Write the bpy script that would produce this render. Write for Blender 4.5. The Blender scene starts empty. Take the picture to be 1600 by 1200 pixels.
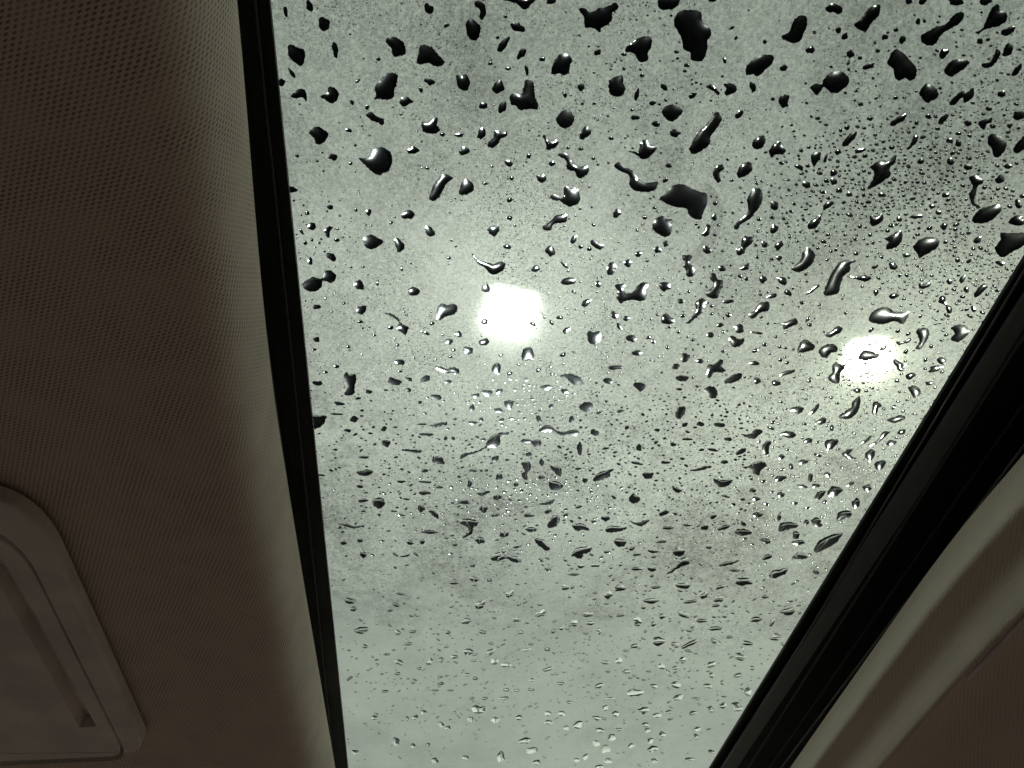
import bpy, math, random
import numpy as np
from mathutils import Vector, Matrix
from mathutils.geometry import delaunay_2d_cdt

# ------------------------------------------------------------------ camera
S = bpy.context.scene
C = S.collection
F_PX, CX, CY = 1170.0, 800.0, 600.0          # focal length in photo pixels (1600 x 1200)
EYE = Vector((0.0, 0.0, 1.15))               # phone held low beside the seat, metres above the ground
VPX, VPY = 624.0, 1987.0                     # where the long edges of the sunroof meet
_v = Vector(((VPX - CX) / F_PX, -(VPY - CY) / F_PX, 1.0)).normalized()
_t = math.atan2(-_v.y, _v.z)
_u = Vector((0.0, math.cos(_t), math.sin(_t)))               # roof normal in (right, up, forward)
_x = Vector((_u.y * _v.z - _u.z * _v.y, _u.z * _v.x - _u.x * _v.z, _u.x * _v.y - _u.y * _v.x))
AX, AY, AZ = _x, _v, _u                      # world axes written in (right, up, forward)
if AX.x < 0: AX = -AX
cam = bpy.data.cameras.new('camera'); cam.lens = 36.0 * F_PX / 1600.0; cam.sensor_width = 36.0
cam.clip_start = 0.01; cam.clip_end = 2000.0
co = bpy.data.objects.new('camera', cam); C.objects.link(co)
right = Vector((AX.x, AY.x, AZ.x)); upv = Vector((AX.y, AY.y, AZ.y)); fwd = Vector((AX.z, AY.z, AZ.z))
co.matrix_world = Matrix((( right.x, upv.x, -fwd.x, EYE.x), (right.y, upv.y, -fwd.y, EYE.y),
                          (right.z, upv.z, -fwd.z, EYE.z), (0, 0, 0, 1)))
S.camera = co

def ray(px, py):
    return right * ((px - CX) / F_PX) + upv * (-(py - CY) / F_PX) + fwd
def unp(px, py, h):                          # a pixel on the level plane h metres above the phone
    d = ray(px, py)
    return EYE + d * (h / d.z)

# ------------------------------------------------------------------ night sky
W = bpy.data.worlds.new('World'); S.world = W; W.use_nodes = True
wn = W.node_tree
sky = wn.nodes.new('ShaderNodeTexSky'); sky.sky_type = 'NISHITA'; sky.sun_disc = False
sky.sun_elevation = math.radians(-4.0); sky.sun_rotation = math.radians(200)
wn.links.new(sky.outputs[0], wn.nodes['Background'].inputs[0])
wn.nodes['Background'].inputs[1].default_value = 0.05

S.view_settings.view_transform = 'Standard'; S.view_settings.look = 'None'
S.view_settings.gamma = 1.0; S.view_settings.exposure = 0.0
S.render.engine = 'CYCLES'
cy = S.cycles
cy.use_denoising = True; cy.max_bounces = 12; cy.diffuse_bounces = 4; cy.glossy_bounces = 4
cy.transmission_bounces = 10; cy.transparent_max_bounces = 16
cy.caustics_reflective = False; cy.caustics_refractive = True; cy.sample_clamp_indirect = 40.0
LAMP_L = 390.0

# ------------------------------------------------------------------ helpers
def tag(o, label=None, cat=None, group=None, kind=None):
    if label: o['label'] = label
    if cat: o['category'] = cat
    if group: o['group'] = group
    if kind: o['kind'] = kind
    return o
def empty(name, loc, label, cat, group=None):
    o = bpy.data.objects.new(name, None); C.objects.link(o); o.location = loc; o.empty_display_size = 0.05
    return tag(o, label, cat, group)
def mesh(name, V, Fc, mat, parent=None, smooth=False, sharp_from=None):
    me = bpy.data.meshes.new(name); me.from_pydata([tuple(v) for v in V], [], Fc); me.update()
    if smooth:
        n = len(me.polygons); a = np.ones(n, dtype=bool)
        if sharp_from is not None: a[sharp_from:] = False
        me.polygons.foreach_set('use_smooth', a)
    if mat: me.materials.append(mat)
    o = bpy.data.objects.new(name, me); C.objects.link(o)
    if parent:
        o.parent = parent; o.matrix_parent_inverse = parent_world(parent).inverted()
    return o
def parent_world(p):
    m = Matrix.Translation(p.location)
    if p.parent is not None: m = parent_world(p.parent) @ p.matrix_parent_inverse @ m
    return m
def loft(name, curves, mat, parent=None, smooth=True):
    """curves: equal-length point rows, joined one to the next"""
    V = [p for c in curves for p in c]; n = len(curves[0]); Fc = []
    for i in range(len(curves) - 1):
        for j in range(n - 1):
            Fc.append((i*n+j, i*n+j+1, (i+1)*n+j+1, (i+1)*n+j))
    o = mesh(name, V, Fc, mat, parent, smooth)
    arc = [0.0]                               # lay the weave along the surface: arc length x depth
    for i in range(1, len(curves)): arc.append(arc[-1]+(curves[i][n//2]-curves[i-1][n//2]).length)
    uv = o.data.uv_layers.new(name='weave'); idx = np.empty(len(o.data.loops), dtype=np.int32)
    o.data.loops.foreach_get('vertex_index', idx)
    yy = np.array([p.y for p in V]); uv.data.foreach_set('uv', np.stack([np.array(arc)[idx//n], yy[idx]], 1).astype(np.float32).ravel())
    return o
def box(V, Fc, x0, x1, y0, y1, z0, z1):
    b = len(V)
    for z in (z0, z1):
        V += [(x0,y0,z),(x1,y0,z),(x1,y1,z),(x0,y1,z)]
    Fc += [tuple(b+i for i in f) for f in ((3,2,1,0),(4,5,6,7),(0,1,5,4),(1,2,6,5),(2,3,7,6),(3,0,4,7))]
def boxes(name, L, mat, parent=None):
    V, Fc = [], []
    for a in L: box(V, Fc, *a)
    return mesh(name, V, Fc, mat, parent)
def tube(name, pts, rad, mat, parent=None, n=8):
    V, Fc = [], []
    for i, p in enumerate(pts):
        d = (pts[min(i+1, len(pts)-1)] - pts[max(i-1, 0)]).normalized()
        a = d.cross(Vector((0, 0, 1)));  a = a.normalized() if a.length > 1e-5 else Vector((1, 0, 0))
        b = d.cross(a)
        r = rad[i] if isinstance(rad, (list, tuple)) else rad
        for k in range(n):
            t = 2*math.pi*k/n; V.append(p + a*(r*math.cos(t)) + b*(r*math.sin(t)))
    m = len(pts)
    for i in range(m-1):
        for k in range(n):
            Fc.append((i*n+k, i*n+(k+1)%n, (i+1)*n+(k+1)%n, (i+1)*n+k))
    Fc.append(tuple(range(n-1, -1, -1))); Fc.append(tuple((m-1)*n+k for k in range(n)))
    return mesh(name, V, Fc, mat, parent, smooth=True)

# ------------------------------------------------------------------ materials
class NT:
    def __init__(s, name):
        s.m = bpy.data.materials.new(name); s.m.use_nodes = True; s.t = s.m.node_tree
        s.t.nodes.clear(); s.out = s.t.nodes.new('ShaderNodeOutputMaterial')
    def n(s, kind, **kw):
        nd = s.t.nodes.new('ShaderNode' + kind)
        for k, v in kw.items():
            if k.startswith('_'): setattr(nd, k[1:], v)
            else:
                i = nd.inputs[int(k[1:])] if k[0] == 'i' and k[1:].isdigit() else nd.inputs[k.replace('_', ' ')]
                if hasattr(v, 'is_linked'): s.t.links.new(v, i)
                else: i.default_value = v
        return nd
    def math(s, op, a, b=0.0, c=None, clamp=False):
        nd = s.n('Math', _operation=op, _use_clamp=clamp, i0=a, i1=b)
        if c is not None:
            if hasattr(c, 'is_linked'): s.t.links.new(c, nd.inputs[2])
            else: nd.inputs[2].default_value = c
        return nd.outputs[0]
    def ramp(s, v, a, b, lo=0.0, hi=1.0):
        return s.n('MapRange', _interpolation_type='SMOOTHSTEP', Value=v, From_Min=a, From_Max=b, To_Min=lo, To_Max=hi).outputs[0]
    def mixc(s, f, a, b):
        nd = s.n('Mix', _data_type='RGBA')
        for i, v in ((0, f), (6, a), (7, b)):
            if hasattr(v, 'is_linked'): s.t.links.new(v, nd.inputs[i])
            else: nd.inputs[i].default_value = v
        return nd.outputs[2]
    def mixs(s, f, a, b):
        nd = s.n('MixShader'); 
        for i, v in ((0, f), (1, a), (2, b)):
            if hasattr(v, 'is_linked'): s.t.links.new(v, nd.inputs[i])
            else: nd.inputs[i].default_value = v
        return nd.outputs[0]
    def done(s, sh):
        s.t.links.new(sh, s.out.inputs[0]); return s.m
def rgb(r, g, b): return (r, g, b, 1.0)

def fabric(name, depth):
    k = NT(name); tc = k.n('TexCoord').outputs['UV']
    sp = k.n('SeparateXYZ', Vector=tc)
    nz = k.n('TexNoise', Vector=tc, Scale=190.0, Detail=4.0).outputs['Fac']
    wob = k.math('MULTIPLY', k.math('SUBTRACT', nz, 0.5), 3.2)
    # staggered rows of little knit pits: about 2.6 x 1.8 mm
    a = k.math('ADD', k.math('MULTIPLY', k.math('ADD', sp.outputs[0], k.math('MULTIPLY', sp.outputs[1], 0.42)), 2*math.pi/0.0021), wob)
    b = k.math('ADD', k.math('MULTIPLY', k.math('ADD', sp.outputs[1], k.math('MULTIPLY', sp.outputs[0], 0.30)), 2*math.pi/0.00155), wob)
    h = k.math('ADD', k.math('SINE', a), k.math('SINE', b))
    pit = k.ramp(h, -1.6, 0.2)                       # 0 inside the pit
    big = k.n('TexNoise', Vector=tc, Scale=14.0, Detail=3.0).outputs['Fac']
    fib = k.n('TexNoise', Vector=tc, Scale=2200.0, Detail=2.0).outputs['Fac']
    base = k.mixc(big, rgb(.80, .70, .575), rgb(.87, .765, .635))
    base = k.mixc(k.ramp(fib, .3, .7, 0, .35), base, rgb(.64, .58, .49))
    wear = k.ramp(k.n('TexNoise', Vector=tc, Scale=45.0, Detail=4.0).outputs['Fac'], .3, .7, .45*depth, depth)
    pit = k.math('SUBTRACT', 1.0, k.math('MULTIPLY', k.math('SUBTRACT', 1.0, pit), wear))
    col = k.mixc(pit, rgb(.27, .225, .18), base)
    ht = k.math('ADD', pit, k.math('MULTIPLY', fib, 0.5))
    bp = k.n('Bump', Strength=0.5, Distance=0.0004, Height=ht).outputs[0]
    p = k.n('BsdfPrincipled', Base_Color=col, Roughness=0.95, Normal=bp)
    p.inputs['Specular IOR Level'].default_value = 0.15
    p.inputs['Sheen Weight'].default_value = 0.15
    return k.done(p.outputs[0])
def plastic(name, c, rough=0.5, spec=0.4, grain=900.0, gs=0.15):
    k = NT(name); tc = k.n('TexCoord').outputs['Object']
    nz = k.n('TexNoise', Vector=tc, Scale=grain, Detail=3.0).outputs['Fac']
    bg = k.n('TexNoise', Vector=tc, Scale=30.0, Detail=4.0).outputs['Fac']
    col = k.mixc(k.ramp(bg, .3, .7), rgb(*c), rgb(*(v*1.25 for v in c)))
    bp = k.n('Bump', Strength=gs, Distance=0.0004, Height=nz).outputs[0]
    rg = k.ramp(bg, .3, .7, rough*0.85, min(1.0, rough*1.15))
    p = k.n('BsdfPrincipled', Base_Color=col, Roughness=rg, Normal=bp)
    p.inputs['Specular IOR Level'].default_value = spec
    return k.done(p.outputs[0])
def rough_stone(name, c, scale=6.0):
    k = NT(name); tc = k.n('TexCoord').outputs['Object']
    a = k.n('TexNoise', Vector=tc, Scale=scale, Detail=6.0).outputs['Fac']
    b = k.n('TexNoise', Vector=tc, Scale=scale*40, Detail=3.0).outputs['Fac']
    f = k.math('ADD', k.math('MULTIPLY', a, .7), k.math('MULTIPLY', b, .3))
    col = k.mixc(k.ramp(f, .35, .65), rgb(*(v*.8 for v in c)), rgb(*(v*1.15 for v in c)))
    bp = k.n('Bump', Strength=.4, Distance=.01, Height=b).outputs[0]
    return k.done(k.n('BsdfPrincipled', Base_Color=col, Roughness=.8, Normal=bp).outputs[0])
def emitter(name, c, L):
    k = NT(name); return k.done(k.n('Emission', Color=rgb(*c), Strength=L).outputs[0])

def film_mat():
    """mist of micro droplets and road dirt on the outside of the pane: mostly scatters the lamp light forwards"""
    k = NT('mist_film'); tc = k.n('TexCoord').outputs['Object']
    sp = k.n('SeparateXYZ', Vector=tc)
    # where the mist is grainy and where it has run together to a smooth veil
    n1 = k.n('TexNoise', Vector=tc, Scale=9.0, Detail=4.0, Roughness=.55).outputs['Fac']
    yw = k.math('ADD', sp.outputs[1], k.math('MULTIPLY', k.math('SUBTRACT', n1, .5), .30))
    grain = k.ramp(yw, .38, .50, 1.0, .16)
    # micro specks (dry gaps) of two sizes
    def specks(scale, lo, hi, dens):
        v = k.n('TexVoronoi', Vector=tc, Scale=scale, _voronoi_dimensions='2D')
        sel = k.n('SeparateColor', Color=v.outputs['Color'])
        r = k.ramp(sel.outputs[0], 0, 1, lo, hi)
        dot = k.math('LESS_THAN', v.outputs['Distance'], r)
        on = k.math('LESS_THAN', sel.outputs[1], dens)
        return k.math('MULTIPLY', dot, on)
    patch = k.ramp(k.n('TexNoise', Vector=tc, Scale=22.0, Detail=5.0, Roughness=.6).outputs['Fac'], .35, .68)
    s1 = specks(800.0, .10, .28, .26); s2 = specks(420.0, .06, .18, .14); s3 = specks(1700.0, .15, .38, .5)
    hole = k.math('MAXIMUM', k.math('MAXIMUM', s1, s2), k.math('MULTIPLY', s3, .8))
    hole = k.math('MULTIPLY', hole, k.math('MULTIPLY', grain, k.math('ADD', .12, k.math('MULTIPLY', patch, .75))))
    # density: clouds, wiped streaks, fine grain
    cloud = k.n('TexNoise', Vector=tc, Scale=5.5, Detail=7.0, Roughness=.62, Distortion=.6).outputs['Fac']
    smear = k.n('TexNoise', Vector=k.n('Mapping', Vector=tc, Scale=(1.0, .7, 1.0)).outputs[0], Scale=16.0, Detail=6.0, Roughness=.7).outputs['Fac']
    fine = k.n('TexNoise', Vector=tc, Scale=750.0, Detail=3.0, Roughness=.85).outputs['Fac']
    d = k.math('ADD', k.ramp(cloud, .25, .75, .994, .997), k.ramp(smear, .3, .75, .001, -.002))
    d = k.math('MINIMUM', d, .998)
    dirt = k.math('ADD', k.math('MULTIPLY', k.math('ADD', k.ramp(cloud, .28, .72, -.17, .16), k.ramp(smear, .42, .64, .12, -.15)), k.math('ADD', .35, k.math('MULTIPLY', grain, .65))), .88)
    dirt = k.math('ADD', dirt, k.math('MULTIPLY', k.math('MULTIPLY', k.math('SUBTRACT', fine, .5), grain), 2.1))
    sm1 = k.n('TexNoise', Vector=tc, Scale=7.0, Detail=9.0, Roughness=.72, Distortion=1.2).outputs['Fac']
    sm2 = k.n('TexNoise', Vector=tc, Scale=120.0, Detail=5.0, Roughness=.8).outputs['Fac']
    band = k.math('MULTIPLY', k.ramp(yw, .17, .29), k.ramp(yw, .40, .50, 1.0, .15))
    smudge = k.math('MULTIPLY', k.math('MULTIPLY', k.ramp(sm1, .43, .58), k.ramp(sm2, .36, .62)), band)
    dirt = k.math('SUBTRACT', dirt, k.math('MULTIPLY', smudge, .42))
    # curved trail wiped by a drop that slid away
    tv = k.n('VectorMath', _operation='SUBTRACT', Vector=tc, i1=tuple(unp(1062, 352, .30))).outputs[0]
    ts = k.n('SeparateXYZ', Vector=tv)
    rr = k.n('VectorMath', _operation='LENGTH', Vector=k.n('CombineXYZ', X=ts.outputs[0], Y=k.math('MULTIPLY', ts.outputs[1], .85)).outputs[0]).outputs['Value']
    ring = k.math('MULTIPLY', k.ramp(k.math('ABSOLUTE', k.math('SUBTRACT', rr, .0162)), .0022, .0032, 1.0, 0.0), k.ramp(ts.outputs[0], .004, .009))
    dirt = k.math('ADD', k.math('MULTIPLY', dirt, k.math('SUBTRACT', 1.0, k.math("MULTIPLY", ring, .30))), 0.0)
    dirt = k.math('MINIMUM', k.math('MAXIMUM', dirt, .1), 1.45)
    d = k.math('MULTIPLY', d, k.math('SUBTRACT', 1.0, hole))
    col = k.mixc(cloud, rgb(.62, .69, .635), rgb(.685, .745, .69))
    col = k.n('VectorMath', _operation='SCALE', Vector=col, Scale=dirt).outputs[0]
    tr = k.n('BsdfTranslucent', Color=col).outputs[0]
    wide = k.n('BsdfRefraction', Color=rgb(.95, .98, .88), Roughness=1.0, IOR=1.45, _distribution='BECKMANN').outputs[0]
    soft = k.n('BsdfRefraction', Color=rgb(.95, .99, .88), Roughness=1.0, IOR=1.20, _distribution='BECKMANN').outputs[0]
    mid = k.n('BsdfRefraction', Color=rgb(.95, 1, .86), Roughness=1.0, IOR=1.08, _distribution='BECKMANN').outputs[0]
    near = k.n('BsdfRefraction', Color=rgb(.97, 1, .90), Roughness=.9, IOR=1.016, _distribution='BECKMANN').outputs[0]
    sh = k.mixs(.06, tr, wide)
    sh = k.mixs(.0025, sh, soft)
    sh = k.mixs(.0012, sh, mid)
    sh = k.mixs(.008, sh, near)
    clear = k.n('BsdfTransparent', Color=rgb(.9, .92, .9)).outputs[0]
    return k.done(k.mixs(d, clear, sh))
def water_mat():
    k = NT('rain_water')
    nz = k.n('TexNoise', Vector=k.n('TexCoord').outputs['Object'], Scale=420.0, Detail=1.0).outputs['Fac']
    bp = k.n('Bump', Strength=.04, Distance=.0004, Height=nz).outputs[0]
    g = k.n('BsdfGlass', Color=rgb(.93, .96, .97), Roughness=0.0, IOR=1.333, Normal=bp).outputs[0]
    r = k.n('BsdfGlass', Color=rgb(.9, .95, .97), Roughness=.30, IOR=1.333).outputs[0]
    return k.done(k.mixs(.08, g, r))
def water_base_mat():
    k = NT('water_contact')
    return k.done(k.n('BsdfRefraction', Color=rgb(.97, .985, .98), Roughness=0.0, IOR=1.333).outputs[0])
def pane_mat():
    k = NT('tinted_pane')
    fr = k.n('Fresnel', IOR=1.25).outputs[0]
    t = k.n('BsdfTransparent', Color=rgb(.93, .955, .935)).outputs[0]
    g = k.n('BsdfGlossy', Color=rgb(.5, .5, .5), Roughness=.06).outputs[0]
    front = k.math('SUBTRACT', 1.0, k.n('NewGeometry').outputs['Backfacing'])
    return k.done(k.mixs(k.math('MULTIPLY', k.math('MULTIPLY', fr, .5), front), t, g))

M = dict(fabric=fabric('knit_fabric', 1.0), fabric2=fabric('worn_knit_fabric', .38), black=plastic('black_plastic', (.006, .006, .007), .55, .3),
         frit=plastic('black_frit', (.004, .004, .005), .5, .25),
         rail=plastic('rail_plastic', (.075, .088, .095), .33, .5),
         bead=plastic('seal_rubber', (.030, .026, .029), .35, .6),
         vinyl=plastic('visor_vinyl', (.72, .69, .64), .6, .3, 1400.0, .35),
         gap=plastic('dark_slot', (.02, .018, .016), .7, .2),
         paint=plastic('roof_paint', (.02, .022, .025), .3, .5),
         lampbody=plastic('lamp_housing', (.12, .12, .12), .45, .5, 200.0),
         pole=plastic('pole_paint', (.18, .18, .18), .5, .4, 120.0),
         film=film_mat(), water=water_mat(), base=water_base_mat(), pane=pane_mat(),
         asphalt=rough_stone('concrete_paving', (.130, .104, .092), 1.2), render=rough_stone('wall_render', (.66, .69, .62), .8),
         trim=rough_stone('concrete_trim', (.30, .30, .28), 2.0), glass=plastic('dark_window', (.03, .034, .036), .6, .7, 5.0, .0),
         door=plastic('door_paint', (.10, .11, .12), .45, .4, 60.0),
         led1=emitter('led_white', (1.0, 1.0, .98), LAMP_L), led2=emitter('led_warm_white', (1.0, .985, .86), LAMP_L*.95))

# ------------------------------------------------------------------ ground and building
g = mesh('ground', [(-400,-400,0),(400,-400,0),(400,400,0),(-400,400,0)], [(0,1,2,3)], M['asphalt']); tag(g, kind='structure')

def building():
    x0, x1, y, h = -14.0, 15.0, 6.5, 5.4
    r = empty('building', (0.5, y, 0), 'pale rendered two storey building blurred beyond the wet glass', 'building')
    wins = [(-11.5+i*3.4, z) for z in (.7, 3.2) for i in range(8) if not (z < 2 and i == 3)]
    boxes('wall', [(x0, x1, y, y+8.0, 0, h)], M['render'], r)
    boxes('roof', [(x0-.3, x1+.3, y-.3, y+8.3, h+.002, h+.25)], M['trim'], r)
    for x, z in wins:
        w = boxes('window', [(x, x+1.2, y-.06, y-.003, z, z+.09), (x, x+1.2, y-.06, y-.003, z+1.31, z+1.4),
                             (x, x+.08, y-.06, y-.003, z+.09, z+1.31), (x+1.12, x+1.2, y-.06, y-.003, z+.09, z+1.31)], M['trim'], r)
        boxes('pane', [(x+.082, x+1.118, y-.03, y-.004, z+.092, z+1.308)], M['glass'], w)
        boxes('sill', [(x-.06, x+1.26, y-.14, y-.003, z-.07, z-.002)], M['trim'], w)
    d = boxes('door', [(-1.2, -.15, y-.05, y-.003, 0.01, 2.1)], M['door'], r)
    boxes('handle', [(-.28, -.22, y-.11, y-.051, .95, 1.1)], M['lampbody'], d)
building()

# ------------------------------------------------------------------ the two floodlights
def flood(px, py, h, tilt, size, corner, mat, label):
    c = unp(px, py, h)
    r = empty('flood_lamp', (c.x, 6.1, 0), label, 'lamp', 'floodlights above the parked car')
    ro = Matrix.Rotation(tilt, 4, 'Z')
    def P(x, y, z): return Vector((c.x, c.y, c.z)) + (ro @ Vector((x, y, z)))
    s = size/2; e = s+.05
    V, Fc = [], []
    box(V, Fc, -e, e, -e, e, .02, .13); V = [P(*v) for v in V]
    hd = mesh('housing', V, Fc, M['lampbody'], r)
    n = 5
    for i in range(n):                       # cooling fins on top
        V, Fc = [], []; x = -s + 2*s*i/(n-1); box(V, Fc, x-.008, x+.008, -s, s, .132, .17)
        mesh('cooling_fin', [P(*v) for v in V], Fc, M['lampbody'], hd)
    k, V, Fc = 6, [], []                     # lens with rounded corners
    rc = s*corner
    for cx_, cy_, a0 in ((s-rc, s-rc, 0), (-s+rc, s-rc, 90), (-s+rc, -s+rc, 180), (s-rc, -s+rc, 270)):
        for q in range(k+1):
            t = math.radians(a0+90*q/k); V.append(P(cx_+rc*math.cos(t), cy_+rc*math.sin(t), 0.0))
    m = len(V); V += [v+Vector((0, 0, .018)) for v in V]
    Fc = [tuple(range(m-1, -1, -1))] + [(i, (i+1) % m, m+(i+1) % m, m+i) for i in range(m)]
    mesh('lens', V, Fc, mat, r)
    top = c.z+.22
    tube('arm', [Vector((c.x, c.y, top-.06)), Vector((c.x, c.y+.5, top+.25)), Vector((c.x, 6.1, top+.4))], .04, M['pole'], r)
    tube('pole', [Vector((c.x, 6.1, 0)), Vector((c.x, 6.1, 3)), Vector((c.x, 6.1, top+.45))], [.09, .08, .06], M['pole'], r, 12)
    boxes('base_plate', [(c.x-.2, c.x+.2, 5.9, 6.3, .004, .03)], M['pole'], r)
L1 = flood(797, 484, 5.9, math.radians(8), .43, .22, M['led1'], 'square white floodlight glaring through the misted glass, sharp edged and brightest')
L2 = flood(1352, 556, 5.9, math.radians(-14), .42, .6, M['led2'], 'warmer floodlight glaring beside the black rear frame, softened to a round blur')

# ------------------------------------------------------------------ car roof around the sunroof
H = 0.300                                    # outside of the glass above the phone
X_FRONT, X_REAR = unp(485, 600, H).x, unp(1352, 796, H).x     # visible edges of the glass
Z0 = EYE.z
roof = empty('car_roof', (0.08, 0.45, Z0+.27), 'car roof seen from inside, beige knit headliner around a black framed sunroof', 'car roof')
YA, YB = -0.25, 1.05
ys = np.linspace(YA, YB, 66)

def edge_curve(pix, h):
    """x of an edge as a function of y on the plane h, from traced pixels; straight on past the frame"""
    P = [unp(x, y, h) for x, y in pix]; P.sort(key=lambda p: p.y)
    yy = np.array([p.y for p in P]); xx = np.array([p.x for p in P])
    def f(y):
        if y < yy[0]: return xx[0] + (y-yy[0])*(xx[1]-xx[0])/(yy[1]-yy[0])*.3
        if y > yy[-1]: return xx[-1] + (y-yy[-1])*(xx[-1]-xx[-2])/(yy[-1]-yy[-2])
        return float(np.interp(y, yy, xx))
    v = np.array([f(y) for y in ys])
    for _ in range(3): v[1:-1] = (v[:-2]+2*v[1:-1]+v[2:])/4
    return v
eF = edge_curve([(372,0),(380,100),(388,200),(396,300),(404,400),(414,500),(425,600),(440,700),(457,800),(473,900),(490,1000),(507,1100),(524,1200)], .276)
prof = [(-.016,.010),(-.007,.0065),(-.0014,.0025),(0,0),(0,-.008),(-.0008,-.016),(-.0024,-.0238),(-.005,-.0305),(-.009,-.0356),(-.0145,-.0390),(-.022,-.0410),(-.032,-.0420),(-.05,-.0425),(-.09,-.0432),(-.16,-.045),(-.26,-.049),(-.40,-.057),(-.55,-.075)]
rowsF = [[Vector((x+dx, y, Z0+.276+dz)) for x, y in zip(eF, ys)] for dx, dz in prof]
loft('headliner', rowsF[::-1], M['fabric'], roof)

eR = edge_curve([(1700,592),(1600,716),(1523,800),(1447,900),(1377,1000),(1306,1100),(1236,1200)], .2548)
def xr(px, py, h): return unp(px, py, h).x
RK = .93; x_edge = xr(1306, 1100, .274*RK)
rp = [(.016, .2850), (.007, .2795), (.0012,.2762), (0, .274), (.0006, .2715)]
for px, z in ((1318,.2662),(1329,.2560),(1338,.2475),(1346,.2420),(1354,.2400),(1370,.2382),(1392,.2356),(1406,.2325),(1420,.2272),(1445,.2180),(1464,.2120),(1476,.2094),(1479,.2103)):
    rp.append((xr(px, 1100, z*RK)-x_edge, z))
dx0 = rp[-1][0]
rp += [(dx0+.002, .2137), (dx0+.010, .2152), (dx0+.022, .2142), (dx0+.031, .2090), (dx0+.045, .2000), (dx0+.075, .191), (dx0+.25, .175), (dx0+.5, .15)]
rowsR = [[Vector((x+dx, y, Z0+z*RK)) for x, y in zip(eR, ys)] for dx, z in rp]
loft('rear_headliner', rowsR[::-1], M['fabric2'], roof)
# trim joint with a raised bead in the rear headliner
jp = [unp(1504+i*12, 1068-i*12.6, .2092*RK) for i in range(12)]
tube('trim_joint', jp, [.0003]+[.0011]*11, M['vinyl'], roof, 6)

# black frame in front of and behind the glass
def strip(name, x_rows, mat):                # x_rows: (x, z) straight along the roof
    return loft(name, [[Vector((x, y, Z0+z)) for y in (YA, .2, .6, YB)] for x, z in x_rows], mat, roof, smooth=False)
strip('front_frame', [(X_FRONT, .2985), (X_FRONT, .2965), (X_FRONT-.012, .2955), (X_FRONT-.020, .2945), (X_FRONT-.06, .2945)], M['frit'])
def bead(pix, h, r, name='seal_bead', mat=None):
    P = [unp(x, y, h) for x, y in pix]; a, b = P[0], P[-1]
    d = (b-a)/(b.y-a.y)
    pts = [a + d*(y-a.y) for y in np.linspace(YA+.01, YB-.01, 8)]
    return tube(name, pts, r, mat or M['bead'], roof, 6)
bead([(450,500),(474,732)], .2945, .0005)
bead([(429,620),(445,732)], .2900, .0006)
strip('rear_frame', [(X_REAR, .2985), (X_REAR, .2965), (X_REAR+.012, .2950), (X_REAR+.03, .2925), (X_REAR+.06, .2915), (X_REAR+.12, .291)], M['frit'])
ra, rb = unp(1323, 900, .2895).x, unp(1352, 900, .2880).x
strip('sunshade_rail', [(ra-.001, .2915), (ra, .2897), (ra+.002, .2892), (rb-.002, .2882), (rb, .2878), (rb+.001, .2915)], M['rail'])
bead([(1315,900),(1200,1092)], .2905, .0006)
bead([(1352,912),(1200,1150)], .2872, .0008, 'rail_edge')
bead([(1362,970),(1242,1142)], .2870, .0006)
bead([(1443,905),(1262,1145)], .2620, .0007)
# outer roof skin
boxes('roof_skin', [(-.62, X_FRONT-.004, YA-.2, YB+.1, Z0+.2992, Z0+.304)], M['paint'], roof)
boxes('roof_skin', [(X_REAR+.004, .95, YA-.2, YB+.1, Z0+.2992, Z0+.304)], M['paint'], roof)

# ------------------------------------------------------------------ sun visor
def rounded(poly, rad, k=5):
    out = []; n = len(poly)
    for i in range(n):
        p0, p, p1 = Vector(poly[i-1]), Vector(poly[i]), Vector(poly[(i+1) % n])
        a, b = (p0-p).normalized(), (p1-p).normalized(); r = rad[i] if isinstance(rad, (list, tuple)) else rad
        s, e = p+a*r, p+b*r
        for q in range(k+1):
            t = q/k; out.append((s*(1-t)+p*t)*(1-t) + (p*(1-t)+e*t)*t)
    return out
def offset2(poly, d):
    c = sum((Vector(p) for p in poly), Vector((0, 0)))/len(poly); n = len(poly); out = []
    for i in range(n):
        t = (Vector(poly[(i+1) % n])-Vector(poly[i-1])).normalized(); nn = Vector((t.y, -t.x))
        if nn.dot(Vector(poly[i])-c) < 0: nn = -nn
        out.append(Vector(poly[i])+nn*d)
    return out
def pix2(poly, h): return [(unp(x, y, h).x, unp(x, y, h).y) for x, y in poly]
def slab(name, poly, z_low, z_top, mat, parent, bev=.002):
    """level panel, underside at z_low with a rounded rim"""
    rings = [(offset2(poly, 0), z_top), (offset2(poly, 0), z_low+bev), (offset2(poly, -bev*.3), z_low+bev*.3), (offset2(poly, -bev), z_low)]
    V, Fc, n = [], [], len(poly)
    for R, z in rings: V += [(p.x, p.y, Z0+z) for p in R]
    for i in range(3):
        for j in range(n): Fc.append((i*n+j, i*n+(j+1) % n, (i+1)*n+(j+1) % n, (i+1)*n+j))
    Fc.append(tuple(3*n+j for j in range(n))); Fc.append(tuple(range(n-1, -1, -1)))
    return mesh(name, V, Fc, mat, parent)
HV = .2225
body = pix2(rounded([(-330,690),(56,797),(232,1176),(-380,1210)], [30, 75, 34, 30], 7), HV)
cov_px = rounded([(-330,724),(27,851),(194,1181),(-380,1207)], [20, 60, 24, 20], 7)
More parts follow.
